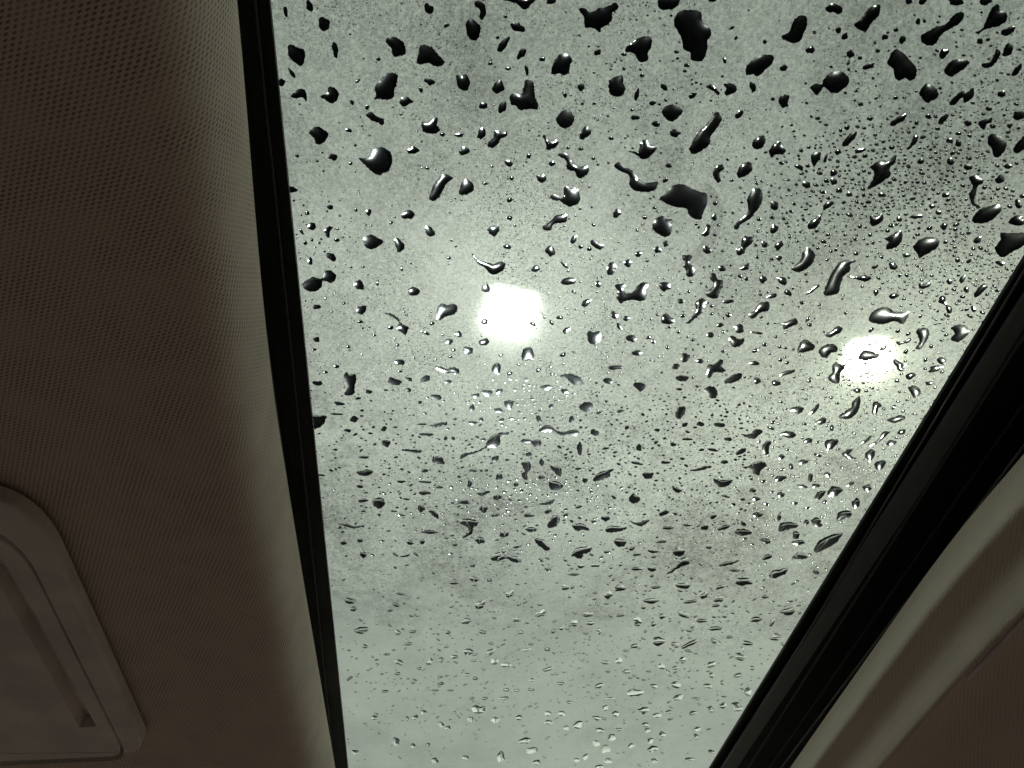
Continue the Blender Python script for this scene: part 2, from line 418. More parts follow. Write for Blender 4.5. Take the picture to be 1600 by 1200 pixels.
# hinged cover with a finger groove pressed into it
def grooved(name, outer, go, gi, z, depth, mat, parent, wall=.006, bev=.0006):
    V2 = [Vector(p) for p in outer+go+gi]; a, b, c = len(outer), len(go), len(gi)
    E = [(i, (i+1) % a) for i in range(a)] + [(a+i, a+(i+1) % b) for i in range(b)] + [(a+b+i, a+b+(i+1) % c) for i in range(c)]
    vo, eo, fo, ov, oe, of = delaunay_2d_cdt(V2, E, [], 1, 1e-9)
    zs = []
    for src in ov:
        i = src[0] if src else 0; zs.append(z+depth if i >= a+b else z)
    V = [(v.x, v.y, Z0+zz) for v, zz in zip(vo, zs)]
    Fc = [tuple(f) for f in fo]; n = len(V)
    rim = [next(k for k, s in enumerate(ov) if i in s) for i in range(a)]   # rounded rim and side wall
    o1, o2 = offset2(outer, bev*.7), offset2(outer, bev)
    for R, dz in ((o1, bev*.3), (o2, bev), (o2, wall)):
        V += [(p.x, p.y, Z0+z+dz) for p in R]
    rows = [rim]+[[n+r*a+i for i in range(a)] for r in range(3)]
    for r in range(3):
        Fc += [(rows[r][j], rows[r][(j+1) % a], rows[r+1][(j+1) % a], rows[r+1][j]) for j in range(a)]
    return mesh(name, V, Fc, mat, parent)
HC = HV+.0002
gap_px = rounded([(-330,716),(31,842),(202,1187.5),(-380,1214)], [20, 60, 27, 20], 7)
gap_in = rounded([(-329,716),(31,843),(201.4,1187),(-379,1213.5)], [20, 60, 27, 20], 7)
V3 = grooved('sun_visor', offset2(body, -.002), pix2(gap_px, HV), pix2(gap_in, HV), HV, .0095, M['vinyl'], roof, .0075, .0018)
groove_o = [(-90,735),(20,900),(60,970),(105,1052),(136,1108),(151,1135),(124,1137),(108,1108),(80,1056),(35,978),(-6,908),(-100,765)]
mc = grooved('mirror_cover', pix2(cov_px, HC), pix2(groove_o, HC), offset2(pix2(groove_o, HC), -.0009), HC, .0080, M['vinyl'], V3, .0090, .0006)

# ------------------------------------------------------------------ glass
gx0, gx1, gy0, gy1 = X_FRONT-.018, X_REAR+.018, YA+.02, YB-.02
boxes('sunroof_glass', [(gx0, gx1, gy0, gy1, Z0+H-.0045, Z0+H-.0006)], M['pane'], roof)
# ------------------------------------------------------------------ rain drops
# traced on enlargements (4x) of the photograph: offset, outlines, then ovals (x, y, length, width, angle)
TR = {}
TR['A'] = ((420, 0), [
 (120,285,150,280,190,300,222,310,228,350,215,405,195,412,165,395,140,375,120,340),
 (730,250,765,228,800,235,840,265,855,305,850,340,800,355,775,350,765,300,735,275),
 (925,370,945,290,975,280,1010,290,1060,340,1100,385,1085,410,1040,415,1000,395,950,405,925,395),
 (660,545,690,505,720,465,760,455,805,465,800,520,785,570,780,610,740,625,690,620,655,620,670,590),
 (320,600,365,580,372,548,405,545,440,585,435,610,400,650,350,625),
 (135,600,190,555,232,572,235,640,215,610,170,615),
 (250,830,280,798,320,795,372,832,360,870,335,900,295,900,285,870),
 (560,990,620,985,665,930,710,920,760,950,772,1000,755,1060,690,1095,640,1070,600,1030),
 (955,760,985,765,1020,745,1045,732,1058,755,1050,780,1072,810,1040,838,1000,835,965,820,955,790),
 (605,715,640,698,680,730,720,745,715,780,670,765,625,740),
 (1370,890,1400,860,1410,820,1440,815,1465,830,1490,820,1490,850,1450,870,1425,910,1390,930,1372,915),
 (1230,150,1255,115,1290,130,1310,150,1325,170,1310,245,1270,252,1240,220),
 (1285,15,1320,5,1355,40,1355,90,1335,125,1315,110,1320,65,1295,45),
 (1005,1245,1010,1200,1045,1130,1090,1088,1130,1095,1150,1115,1110,1150,1080,1205,1060,1240,1030,1258),
 (1190,1215,1205,1140,1245,1122,1275,1150,1280,1190,1240,1215)],
 [105,72,60,28,80,255,38,70,40,60,345,150,85,70,60,415,310,90,38,80,145,458,65,25,55,80,515,50,40,0,555,508,35,18,-30,520,640,35,25,60,855,635,75,55,0,
  1005,510,65,40,20,950,560,40,25,75,1215,515,110,75,65,1435,545,80,70,0,1340,660,50,45,0,1460,670,80,45,-70,1465,280,95,50,-55,1555,170,80,60,20,1580,335,70,45,-60,
  1110,160,35,25,-40,1000,55,70,50,60,500,815,40,25,20,1085,840,35,25,20,1190,845,55,25,0,1330,835,75,45,-60,1222,945,70,45,-15,902,940,70,45,-15,402,982,50,45,0,
  512,1022,25,22,0,178,975,25,22,0,990,1052,28,18,0,1500,1020,50,40,30,1350,1148,35,18,0,1395,1042,25,15,10,1518,1115,30,25,0,1385,398,30,22,0,1495,430,35,22,0,
  140,1185,70,40,0,685,370,35,20,10,615,670,30,30,0,1430,235,25,20,0,1480,105,25,20,0,540,908,20,18,0])
TR['B'] = ((800, 0), [
 (-12,600,25,575,60,590,80,510,110,498,135,520,145,610,163,640,160,685,110,680,50,690,20,660,-8,650),
 (-70,-10,140,-10,120,30,90,60,60,55,30,25,-20,10),
 (415,60,450,50,490,75,540,50,590,45,640,15,665,30,660,60,630,75,625,120,600,155,560,175,550,205,510,180,455,170,450,110),
 (920,-10,1040,-10,1035,40,980,62,920,55),
 (1010,130,1045,70,1110,60,1180,75,1190,130,1245,190,1240,230,1220,250,1222,300,1190,380,1120,375,1115,330,1070,310,1060,240,1025,180),
 (710,300,760,255,820,228,870,235,875,275,850,335,850,375,815,392,785,375,765,335,715,325),
 (255,400,295,340,350,340,378,380,365,410,355,460,320,470,290,460,250,465),
 (605,510,640,480,690,475,700,520,710,550,695,595,650,605,610,585),
 (1460,430,1490,385,1550,345,1600,340,1640,350,1625,400,1590,430,1540,475,1500,465,1465,470),
 (275,740,320,690,360,690,388,730,380,775,335,805,295,785),
 (420,850,445,800,470,785,492,820,485,845,450,872,425,870),
 (190,845,210,845,225,880,285,875,290,900,260,930,215,935,208,890),
 (285,965,330,955,355,975,380,1010,410,1040,470,1035,480,1070,440,1115,405,1105,390,1070,345,1060,340,1010,310,985),
 (640,1030,670,1010,700,1040,745,1060,790,1120,850,1140,915,1135,890,1190,830,1200,760,1190,730,1150,735,1100,690,1075,650,1055),
 (935,700,960,665,1010,655,1060,680,1062,710,1010,758,965,745),
 (1110,920,1160,830,1240,745,1265,705,1290,702,1312,745,1280,800,1245,850,1235,905,1190,940,1140,965,1112,950),
 (725,945,790,945,800,895,835,870,860,895,908,920,890,950,850,990,810,995,780,970),
 (1500,900,1530,860,1570,845,1585,880,1560,925,1520,935),
 (1405,1085,1430,1030,1480,1010,1505,1040,1490,1080,1420,1115),
 (1255,1075,1280,1035,1315,1028,1328,1050,1305,1075,1300,1105,1308,1130,1285,1145,1262,1110),
 (1210,545,1240,525,1275,550,1300,580,1285,595,1260,570),
 (1320,525,1380,520,1405,550,1390,580,1340,600,1325,580,1340,550)],
 [245,8,60,35,0,40,180,75,50,50,68,330,70,45,-60,190,370,35,30,0,92,440,65,22,85,535,328,45,35,-40,700,340,45,25,0,432,545,45,45,0,330,592,40,25,60,780,592,70,30,-80,
  878,645,38,32,0,1128,597,50,35,-25,900,775,50,38,0,1018,832,70,45,10,1420,715,60,38,-40,1505,545,70,35,80,1328,378,42,22,65,1400,238,30,18,-60,1092,408,35,28,0,
  1028,325,32,22,0,812,472,28,25,0,752,687,26,20,0,620,865,30,25,0,430,932,32,18,0,105,975,32,30,0,250,1022,40,32,0,185,1115,60,50,0,508,992,25,20,0,980,1035,40,30,0,
  960,1125,45,25,-40,515,648,25,18,0,440,648,22,20,0,700,430,25,20,-50,1580,262,30,25,-40,950,545,50,35,40,1255,0,50,25,0,770,735,55,30,-10,1080,445,25,20,0,350,925,22,18,0,1375,175,40,16,-25])
TR['C'] = ((1200, 0), [
 (85,225,130,200,160,130,195,95,240,105,245,155,220,220,205,255,160,270,100,250),
 (360,50,400,22,450,35,470,60,450,90,410,78,370,75),
 (540,155,590,110,625,55,690,28,705,40,690,100,640,150,615,200,570,185),
 (955,220,1010,190,1050,165,1110,150,1150,105,1190,75,1225,85,1215,125,1180,160,1120,190,1080,225,1050,270,1000,288,960,260),
 (1290,205,1345,170,1370,110,1400,50,1440,28,1455,70,1495,85,1490,130,1440,165,1370,180,1320,210),
 (745,400,760,350,800,305,850,335,880,370,925,420,925,480,890,505,855,490,820,505,790,480,780,430),
 (1100,440,1140,385,1190,368,1255,380,1250,410,1200,445,1140,480),
 (260,545,300,520,335,530,350,490,400,452,470,450,508,490,500,530,465,560,430,585,385,575,350,545,330,565,305,597,280,570),
 (65,640,75,600,105,590,135,600,125,640,125,665,90,675),
 (945,575,985,525,1030,535,1062,570,1060,610,1020,630,1000,645,965,620),
 (1130,640,1170,600,1210,570,1245,575,1280,545,1290,590,1270,620,1225,645,1215,610,1160,660),
 (5,940,35,900,75,882,90,915,112,940,95,965,50,968,20,985),
 (460,910,480,870,520,830,555,820,550,860,520,890,490,915),
 (268,985,285,955,325,950,330,990,305,1020,290,1045,272,1020),
 (620,1175,655,1120,660,1070,635,1050,650,1030,700,1000,750,1005,790,970,805,980,795,1020,760,1050,770,1090,735,1125,690,1155,630,1185),
 (1375,860,1400,835,1450,850,1490,890,1480,940,1440,985,1410,975,1400,930,1375,905),
 (760,780,785,745,850,712,870,720,850,750,800,780,770,790),
 (865,930,890,900,910,850,940,848,935,880,900,920,875,938),
 (1530,930,1560,890,1600,850,1640,850,1620,910,1580,950,1540,955),
 (1255,1110,1290,1095,1345,1120,1340,1150,1310,1165,1305,1200,1290,1260,1330,1295,1310,1305,1270,1270,1255,1215,1280,1170),
 (1335,400,1390,380,1415,330,1435,300,1455,330,1440,370,1400,415,1350,425),
 (1465,345,1480,290,1510,268,1535,300,1520,340,1480,355),
 (1310,770,1350,745,1400,735,1395,765,1365,780,1350,815,1320,790)],
 [880,8,45,35,0,965,8,50,40,0,1175,10,90,50,0,1360,10,80,40,-10,440,190,40,35,0,480,228,45,35,-40,265,312,60,40,-35,290,203,25,22,0,98,425,45,42,0,515,338,50,45,60,575,362,28,25,0,
  628,415,75,35,-20,1098,335,70,48,-40,840,248,50,40,-50,730,232,40,35,0,800,185,35,28,0,938,135,32,38,0,978,132,25,22,0,685,318,28,28,0,668,268,20,20,0,1325,258,40,35,0,1500,195,95,45,-15,
  1555,440,80,40,-50,1590,350,120,50,-70,798,612,32,24,0,638,742,40,28,-15,495,797,35,32,0,1002,728,38,34,0,1048,728,28,28,0,1095,745,85,35,-50,928,768,32,22,-40,1460,588,50,40,0,1570,722,80,55,0,
  1510,785,35,32,0,1250,770,45,40,0,1380,680,40,30,0,575,942,70,28,-20,437,950,38,38,0,195,1045,55,32,20,240,1155,55,40,30,410,1080,45,42,0,410,1135,45,40,0,365,1130,35,32,0,360,990,60,20,-70,
  1140,1010,45,45,0,1250,1045,50,40,0,955,1008,45,35,0,1190,895,50,35,-70,1135,880,40,35,0,1450,1120,60,50,-20,1500,1040,45,35,0,30,620,32,20,-15,0,380,20,40,0,675,615,30,15,-20,445,1190,40,35,0])
TR['D'] = ((420, 300), [
 (590,300,610,272,645,265,680,285,718,310,690,335,645,360,605,345),
 (785,290,805,285,835,310,850,335,840,360,808,378,795,345,788,320),
 (205,580,270,532,330,540,350,495,385,488,418,515,418,550,385,568,350,555,335,560,330,595,295,622,245,618),
 (1260,380,1290,400,1330,430,1400,448,1450,435,1478,450,1470,480,1430,510,1400,517,1370,500,1350,475,1300,440),
 (725,758,765,760,805,785,835,825,875,845,855,895,835,880,800,865,800,840,815,815,775,785),
 (1055,720,1080,693,1110,705,1160,697,1180,720,1170,755,1130,775,1095,785,1080,800,1050,795,1048,750),
 (875,600,910,593,945,615,930,645,890,648,870,630),
 (530,575,570,548,598,605,550,605),
 (480,1125,510,1140,540,1135,548,1175,535,1230,535,1260,500,1275,470,1265,490,1220,468,1165),
 (1035,1095,1080,1090,1110,1105,1160,1092,1190,1112,1180,1135,1140,1130,1100,1132),
 (1395,1130,1400,1085,1420,1068,1445,1075,1450,1110,1440,1140),
 (1365,235,1385,212,1430,212,1442,240,1410,280,1380,260),
 (355,385,395,383,425,412,405,435,375,420),
 (345,235,380,215,405,225,385,245,380,285,358,275),
 (545,735,565,715,605,710,605,745,585,765,555,755),
 (980,215,1010,215,1042,260,1015,278,985,265),
 (785,1050,830,1045,852,1065,835,1083,800,1078),
 (950,1165,985,1145,1010,1155,995,1180,950,1190)],
 [383,95,40,30,20,625,127,32,42,0,545,112,22,25,0,240,132,32,25,0,270,215,55,42,-20,205,248,45,18,50,425,300,40,22,10,228,318,25,28,0,260,432,28,48,0,870,142,72,62,0,765,193,28,18,-30,
  1505,50,38,28,0,1505,162,40,25,10,1490,342,50,30,0,1355,600,55,50,20,300,718,48,32,0,572,812,35,20,0,298,922,42,32,0,497,967,25,20,0,760,848,40,25,0,660,897,25,15,0,805,957,25,18,0,
  980,880,60,18,20,1185,888,45,38,0,1128,935,48,35,0,1245,990,60,50,20,1345,938,60,45,0,1155,988,25,22,0,1135,1030,25,18,0,1450,1020,30,15,0,422,1090,38,22,0,355,1127,30,18,0,285,985,30,15,0,
  820,1122,35,12,0,875,1170,45,22,20,1120,1185,50,20,0,1595,1010,45,80,0,785,1185,80,45,5,305,1195,60,30,0,680,570,20,30,0,470,695,22,16,0,355,665,16,20,0,830,480,18,28,0,1350,810,40,35,0,
  1020,822,30,25,0,1125,412,25,22,0,315,318,20,14,0,270,300,18,22,0,1505,1135,40,20,-15,1505,1165,45,18,30,590,470,22,15,0,845,750,18,14,0,860,768,18,14,0])
TR['E'] = ((800, 300), [
 (240,30,260,12,320,35,325,-30,360,-30,415,-10,428,40,410,75,360,92,320,75,300,55,265,52),
 (190,220,240,180,270,148,300,138,342,140,340,190,300,195,255,205,245,235,200,240),
 (925,45,960,5,1010,-45,1080,-45,1150,-10,1215,10,1220,70,1200,120,1185,170,1150,170,1110,150,1090,105,1040,97,980,80),
 (880,190,905,160,940,150,970,168,1005,172,1000,230,990,265,955,283,920,268,880,235),
 (1480,20,1510,-20,1555,-20,1567,30,1555,80,1530,120,1500,155,1460,185,1425,205,1412,235,1388,230,1390,205,1430,170,1475,120,1470,60),
 (1405,390,1400,360,1430,340,1435,290,1460,272,1510,290,1500,320,1465,350,1455,380,1420,397),
 (1065,400,1125,393,1125,410,1105,440,1135,470,1143,510,1115,535,1088,520,1090,490,1065,465,1075,440),
 (1240,510,1270,510,1285,545,1315,550,1317,590,1300,620,1290,655,1255,668,1215,650,1210,625,1245,605,1260,570,1235,540),
 (640,580,705,575,700,610,720,632,760,620,790,580,820,563,848,570,845,610,840,660,815,683,750,675,700,685,680,697,650,650,665,620),
 (1085,820,1130,770,1150,730,1145,690,1185,662,1212,680,1205,720,1190,750,1155,785,1110,820),
 (935,820,935,775,965,757,985,775,1015,795,1000,825),
 (470,895,475,870,520,875,545,868,557,890,550,930,515,955,480,940),
 (60,1045,68,985,95,970,125,975,140,1030,130,1050,90,1055),
 (1475,765,1510,745,1540,700,1570,685,1610,690,1605,740,1550,755,1515,790,1485,785),
 (1355,905,1390,900,1415,920,1450,915,1450,940,1415,968,1375,965),
 (1215,1150,1220,1085,1270,1075,1300,1045,1320,1055,1315,1090,1335,1120,1310,1130,1265,1130,1235,1165),
 (300,1145,340,1135,390,1140,430,1165,450,1200,400,1205,360,1185,340,1165,310,1160),
 (1060,1015,1085,1005,1112,1030,1090,1062,1058,1058),
 (745,1005,775,988,812,1000,800,1020,765,1022),
 (605,1095,640,1082,690,1085,690,1102,650,1110,610,1108),
 (1020,1160,1060,1143,1105,1160,1080,1182,1035,1180),
 (1325,1185,1350,1160,1400,1135,1440,1135,1430,1170,1390,1190,1340,1198),
 (490,320,505,297,550,318,578,335,560,362,530,355),
 (305,560,330,540,370,532,400,545,395,570,350,583,315,578),
 (590,490,610,440,650,450,650,485,630,515,600,520),
 (430,705,455,675,495,665,490,690,460,718),
 (1420,480,1460,450,1482,445,1480,480,1450,490),
 (1185,265,1210,235,1220,198,1240,215,1230,270,1200,280)],
 [655,135,50,50,0,890,100,28,18,0,510,205,22,25,0,385,297,55,35,-65,240,368,70,55,60,430,342,32,25,0,483,355,32,28,0,148,480,42,50,60,330,455,55,28,35,725,445,50,45,-40,540,575,40,40,0,
  790,388,40,38,0,910,362,45,40,0,962,322,42,35,-20,955,590,68,60,0,1218,362,55,45,20,1265,158,38,40,0,1270,70,30,30,0,1578,328,40,40,0,1055,683,45,30,0,1352,685,70,25,-10,830,160,30,25,0,
  780,240,22,18,0,1312,478,45,38,0,1568,545,50,45,0,1425,525,30,28,0,1465,542,32,28,20,1352,768,32,35,0,1068,775,32,25,0,1300,832,50,25,0,1240,893,40,40,-30,1320,875,25,22,0,1420,855,65,50,0,
  670,840,50,28,60,715,790,45,30,0,342,865,55,35,-50,640,770,50,38,50,745,915,60,48,10,855,910,35,22,-20,883,935,28,32,0,972,972,25,28,0,1175,1057,48,28,0,1025,1090,48,35,0,1040,875,25,22,0,
  985,845,22,20,0,1130,925,25,22,0,318,1018,40,25,-20,600,1180,65,35,0,795,1190,60,25,0,1515,1070,70,25,0,1530,880,70,18,5,1530,1180,50,40,0,1580,955,35,22,0,1320,995,28,22,0,165,1112,32,25,0,
  88,1172,35,20,0,298,785,40,25,0,245,815,40,22,40,205,782,20,22,0,1248,762,28,18,0,130,825,35,22,30,1105,622,25,20,0,1520,992,45,22,-25,600,760,45,18,-15,385,625,32,18,20,870,795,20,16,0])
TR['F'] = ((1200, 300), [
 (1280,160,1320,110,1390,85,1445,80,1460,115,1420,160,1370,190,1310,197,1275,185),
 (640,145,680,150,710,130,722,165,700,195,655,217,637,195),
 (245,210,275,175,320,145,345,120,345,85,380,55,415,70,380,100,345,125,330,180,300,225,260,235),
 (725,290,780,265,825,235,840,260,835,310,800,345,745,363,740,335,755,310),
 (905,345,950,295,1000,280,1065,290,1072,325,1045,360,990,390,945,413,930,385),
 (145,478,200,430,220,375,255,347,290,380,292,420,250,475,190,503),
 (345,635,370,570,400,500,450,435,500,422,552,430,515,450,515,490,480,520,455,570,440,630,380,650),
 (490,530,560,525,610,520,648,540,610,560,560,548),
 (632,790,650,750,730,715,790,745,840,748,880,745,875,780,850,825,820,820,790,805,720,828,640,815),
 (180,1000,200,940,235,922,290,955,288,980,245,1000,200,1005),
 (315,995,350,960,400,948,435,970,430,1000,390,1010,370,1040,335,1030),
 (565,1040,585,1000,620,990,690,1010,690,1035,650,1045,610,1055),
 (920,985,945,930,925,870,955,850,1000,855,1008,895,985,940,955,980),
 (370,1160,400,1130,400,1085,425,1062,455,1080,490,1075,480,1100,450,1130,450,1180,430,1200,390,1185),
 (780,1060,800,1045,830,1065,870,1080,840,1095,865,1110,820,1120,800,1090),
 (940,570,990,570,1020,540,1015,580,980,605,945,600),
 (1285,640,1310,600,1350,570,1375,590,1340,630,1300,662),
 (1065,690,1080,650,1110,655,1110,690,1150,720,1145,755,1120,755,1110,710),
 (1140,850,1190,828,1235,835,1260,870,1240,900,1190,938,1140,920,1165,880),
 (1415,350,1455,300,1450,255,1500,255,1600,255,1660,240,1650,290,1590,340,1540,370,1460,410),
 (60,820,110,810,170,788,190,820,140,845,100,862,90,835),
 (340,865,380,880,430,840,462,850,455,875,385,910,350,885),
 (800,935,845,930,895,912,885,940,850,948,815,955),
 (1540,60,1560,40,1588,80,1575,105,1550,95),
 (880,160,920,138,975,145,950,165),
 (1500,190,1540,150,1590,150,1600,200,1550,210)],
 [40,85,50,60,0,38,232,48,55,30,68,335,65,42,-40,68,412,38,32,0,25,420,25,22,0,90,555,70,42,20,25,650,60,32,-20,125,630,55,32,35,280,610,100,25,-35,212,693,28,25,0,782,462,55,48,0,
  668,468,40,25,-25,785,650,60,35,-15,675,628,32,40,0,1100,215,45,42,0,1065,128,35,35,0,1310,300,60,35,-40,1185,425,32,35,0,1135,560,40,35,-50,1215,545,50,35,-50,865,395,50,28,0,550,385,30,28,0,
  868,520,28,25,0,260,830,32,25,0,250,795,40,20,-50,485,755,20,25,0,645,862,40,22,-35,720,975,55,22,-30,862,998,40,22,-40,635,952,22,22,0,1085,1055,60,42,10,1045,1105,90,35,-12,985,1050,35,20,-40,
  890,1150,60,40,-30,930,1150,40,32,0,808,1180,35,22,-20,120,1130,105,25,-20,78,1050,32,22,0,120,1068,35,20,0,75,968,32,18,0,108,975,35,18,20,50,1195,65,30,0,1450,445,50,35,20,820,170,40,32,0,
  575,215,28,28,0,770,210,35,30,0,508,15,35,35,0,712,18,45,35,0,460,5,60,40,0,600,20,30,25,0,1110,20,50,30,0,1025,90,40,30,0,50,905,25,18,0,205,852,28,16,0,1010,1195,55,25,0,1240,610,40,35,0,1285,730,35,40,0])
TR['G'] = ((470, 600), [
 (40,200,155,200,155,225,130,265,85,285,40,270),
 (990,470,1015,435,1070,425,1140,400,1170,345,1215,315,1250,300,1300,300,1298,318,1250,325,1245,375,1215,395,1155,400,1110,425,1040,450),
 (1375,350,1410,340,1450,350,1495,350,1503,380,1470,402,1440,370,1385,368),
 (1485,295,1510,265,1555,257,1600,290,1640,300,1700,285,1735,290,1730,318,1690,325,1640,325,1600,310,1545,295,1510,300),
 (820,475,835,450,880,455,900,500,860,500,825,490),
 (630,405,680,408,720,410,757,415,740,433,700,425,640,418),
 (810,255,860,245,910,235,910,258,850,270,812,265),
 (445,740,465,715,510,712,528,745,500,780,465,770),
 (795,795,830,782,860,815,860,843,820,820),
 (1000,850,1040,838,1105,855,1100,885,1075,900,1070,935,1020,962,1010,950,1050,910,1040,895,1000,875),
 (1190,1075,1220,1055,1280,1045,1320,1075,1365,1078,1380,1115,1330,1115,1285,1092,1240,1108,1195,1105),
 (1460,970,1510,965,1560,1030,1530,1040,1480,1005),
 (1380,490,1430,483,1440,525,1415,560,1420,600,1390,590,1375,560,1400,545,1385,520),
 (1555,515,1600,515,1630,530,1628,575,1600,570,1580,550),
 (1550,610,1590,605,1640,635,1610,665,1570,662,1550,640),
 (1540,880,1570,825,1610,820,1615,860,1590,895,1550,900),
 (1490,750,1530,735,1585,720,1580,745,1530,757),
 (1100,685,1150,662,1187,672,1140,698),
 (745,925,800,910,860,930,800,938),
 (240,875,290,875,335,890,400,878,395,890,330,902),
 (1272,108,1335,105,1325,135,1310,160,1285,150),
 (1085,975,1110,955,1145,965,1148,990,1110,998)],
 [425,48,45,25,15,532,38,30,12,0,675,38,30,28,0,848,82,65,35,10,745,115,28,20,0,358,90,40,15,-5,240,122,60,25,5,225,188,75,14,3,333,220,55,35,-10,293,290,45,22,0,520,280,35,32,-30,590,270,30,12,0,
  435,308,30,14,0,758,252,55,14,0,785,316,78,22,5,532,370,62,38,10,395,458,65,16,0,402,555,85,42,-5,775,542,45,22,0,1075,542,50,22,0,1160,540,22,18,0,1095,72,50,25,-10,1165,55,60,40,10,1240,45,40,35,-40,
  1070,150,35,38,0,1235,165,50,32,10,1075,242,65,20,0,1128,222,25,28,0,1488,220,50,30,60,1215,465,50,35,-20,1240,580,45,42,-40,1425,440,40,28,0,1505,490,30,45,0,1505,583,40,30,0,628,610,55,18,0,
  778,612,75,16,5,865,645,45,20,0,370,640,42,22,15,390,728,60,25,0,772,680,68,30,5,752,775,45,48,0,1142,782,55,38,20,1228,708,50,38,-10,1018,738,70,28,5,1215,820,55,20,-5,1425,820,65,28,0,1440,910,75,28,0,
  625,818,60,12,5,268,990,40,32,0,370,978,38,25,0,680,990,42,32,20,758,985,38,32,0,390,1065,38,45,0,590,1065,40,18,35,655,1072,65,16,-10,720,1065,35,18,40,1270,940,55,40,-10,1355,1015,55,20,-15,
  1055,625,30,42,0,1345,628,32,28,-20,1545,795,45,30,-20,1535,20,75,30,-10,1565,140,35,28,0,905,340,25,25,0,952,340,25,25,0,1300,605,35,14,0,965,1005,35,18,0,130,570,40,14,10,1075,1135,32,22,0,
  935,1060,32,12,0,1545,1160,45,18,10,1445,92,30,15,0,1255,225,35,22,0,1318,215,38,15,0,1290,475,25,18,0,660,720,38,14,0,580,795,38,12,5,510,980,30,12,10,550,918,32,10,0])
TR['H'] = ((850, 600), [
 (215,145,250,115,300,118,305,145,265,178,235,165),
 (820,200,835,150,860,137,888,150,880,185,855,215,830,215),
 (555,10,570,-10,620,-5,637,15,605,50,580,30),
 (1000,30,1050,10,1085,45,1075,85,1040,90,1020,65),
 (290,300,305,280,335,290,342,312,320,325,295,315),
 (305,595,335,560,400,535,440,532,415,555,410,580,360,600,320,612),
 (35,515,80,510,108,525,110,575,85,575,65,550),
 (30,620,65,605,120,635,90,665,35,655),
 (615,560,650,550,685,555,670,590,625,588),
 (1055,590,1110,598,1180,600,1150,635,1105,647,1075,625),
 (530,715,560,685,600,715,590,740,545,745),
 (800,635,840,648,865,668,835,680,810,665),
 (1230,315,1290,310,1325,282,1365,290,1350,315,1315,345,1270,335),
 (1470,310,1510,293,1560,300,1580,320,1545,340,1500,330),
 (1365,385,1390,355,1420,360,1405,400,1405,440,1380,440,1362,410),
 (1195,435,1230,405,1265,400,1250,430,1210,445),
 (1228,520,1280,510,1310,490,1365,480,1393,510,1355,540,1345,568,1310,560,1290,530,1250,525),
 (910,540,960,525,1020,510,1050,515,1010,535,940,545),
 (1440,590,1470,572,1520,580,1490,605,1450,612),
 (1060,245,1100,240,1132,255,1115,270,1070,265),
 (575,395,595,372,612,390,605,418,585,415),
 (785,375,810,362,828,378,805,392),
 (175,880,230,870,270,890,285,915,240,912,210,918,185,905),
 (385,910,410,880,460,890,515,895,510,910,450,925,400,930),
 (530,855,590,865,650,845,655,860,610,890,570,878),
 (1195,915,1240,905,1298,918,1290,940,1240,950,1200,938),
 (1080,910,1120,885,1160,878,1155,895,1110,915),
 (435,980,470,965,515,985,500,1015,460,1018),
 (170,1080,190,1035,245,1015,300,1020,290,1050,250,1065,230,1095,195,1080),
 (800,1050,845,1020,880,1040,870,1070,840,1080),
 (765,1185,820,1135,860,1085,905,1090,905,1130,860,1140,800,1180),
 (1300,815,1330,798,1370,815,1350,832,1310,830),
 (1465,900,1480,870,1530,862,1588,880,1570,900,1520,910,1470,922),
 (1405,1200,1430,1165,1480,1155,1525,1150,1515,1180,1480,1200,1440,1215),
 (1090,1135,1130,1115,1215,1100,1200,1118,1120,1140),
 (1350,970,1390,965,1420,990,1385,1000),
 (205,390,225,360,240,385,235,440,215,445)],
 [130,45,45,32,0,172,222,35,42,0,345,180,42,14,-5,478,170,42,20,-10,880,255,42,24,-15,978,250,42,32,0,845,33,40,16,0,708,288,32,22,0,518,273,28,25,0,895,345,60,18,0,985,412,32,18,0,1055,412,65,20,8,
  1128,487,42,28,0,580,495,70,20,10,758,490,55,22,0,385,403,42,16,-10,215,530,42,16,0,256,602,38,28,0,848,590,22,16,0,435,708,32,20,40,218,768,48,18,-15,385,840,48,38,0,750,805,60,35,-20,820,812,32,18,0,
  1058,830,40,28,-30,1245,872,42,25,35,775,900,65,22,0,895,882,60,14,0,1005,895,50,35,0,735,985,60,20,-5,1480,692,50,32,0,1325,718,50,28,0,1240,722,40,16,0,1388,752,40,20,0,1185,752,30,20,0,1305,665,42,28,0,
  1370,608,42,18,0,1485,455,42,32,0,1150,345,50,25,0,1430,240,40,20,-20,1415,275,50,20,20,1570,165,80,45,0,1135,203,26,14,0,1335,152,28,18,50,1565,745,45,20,0,1470,830,25,55,20,310,860,35,18,0,25,800,50,25,-30,
  45,735,65,32,-10,1135,702,55,16,15,135,820,35,22,-30,20,1020,55,20,15,1030,1022,40,18,0,680,1045,65,22,5,580,1065,55,18,0,320,1135,55,20,0,580,1155,60,25,0,675,1155,60,32,5,1190,1165,70,18,5,1395,1082,70,28,-20,
  185,1190,70,18,0,230,1140,45,22,0,550,1030,40,20,-20,1300,1000,35,14,10,1575,945,45,50,0,1580,1070,50,45,0,700,365,28,18,-20,395,1050,40,20,0])
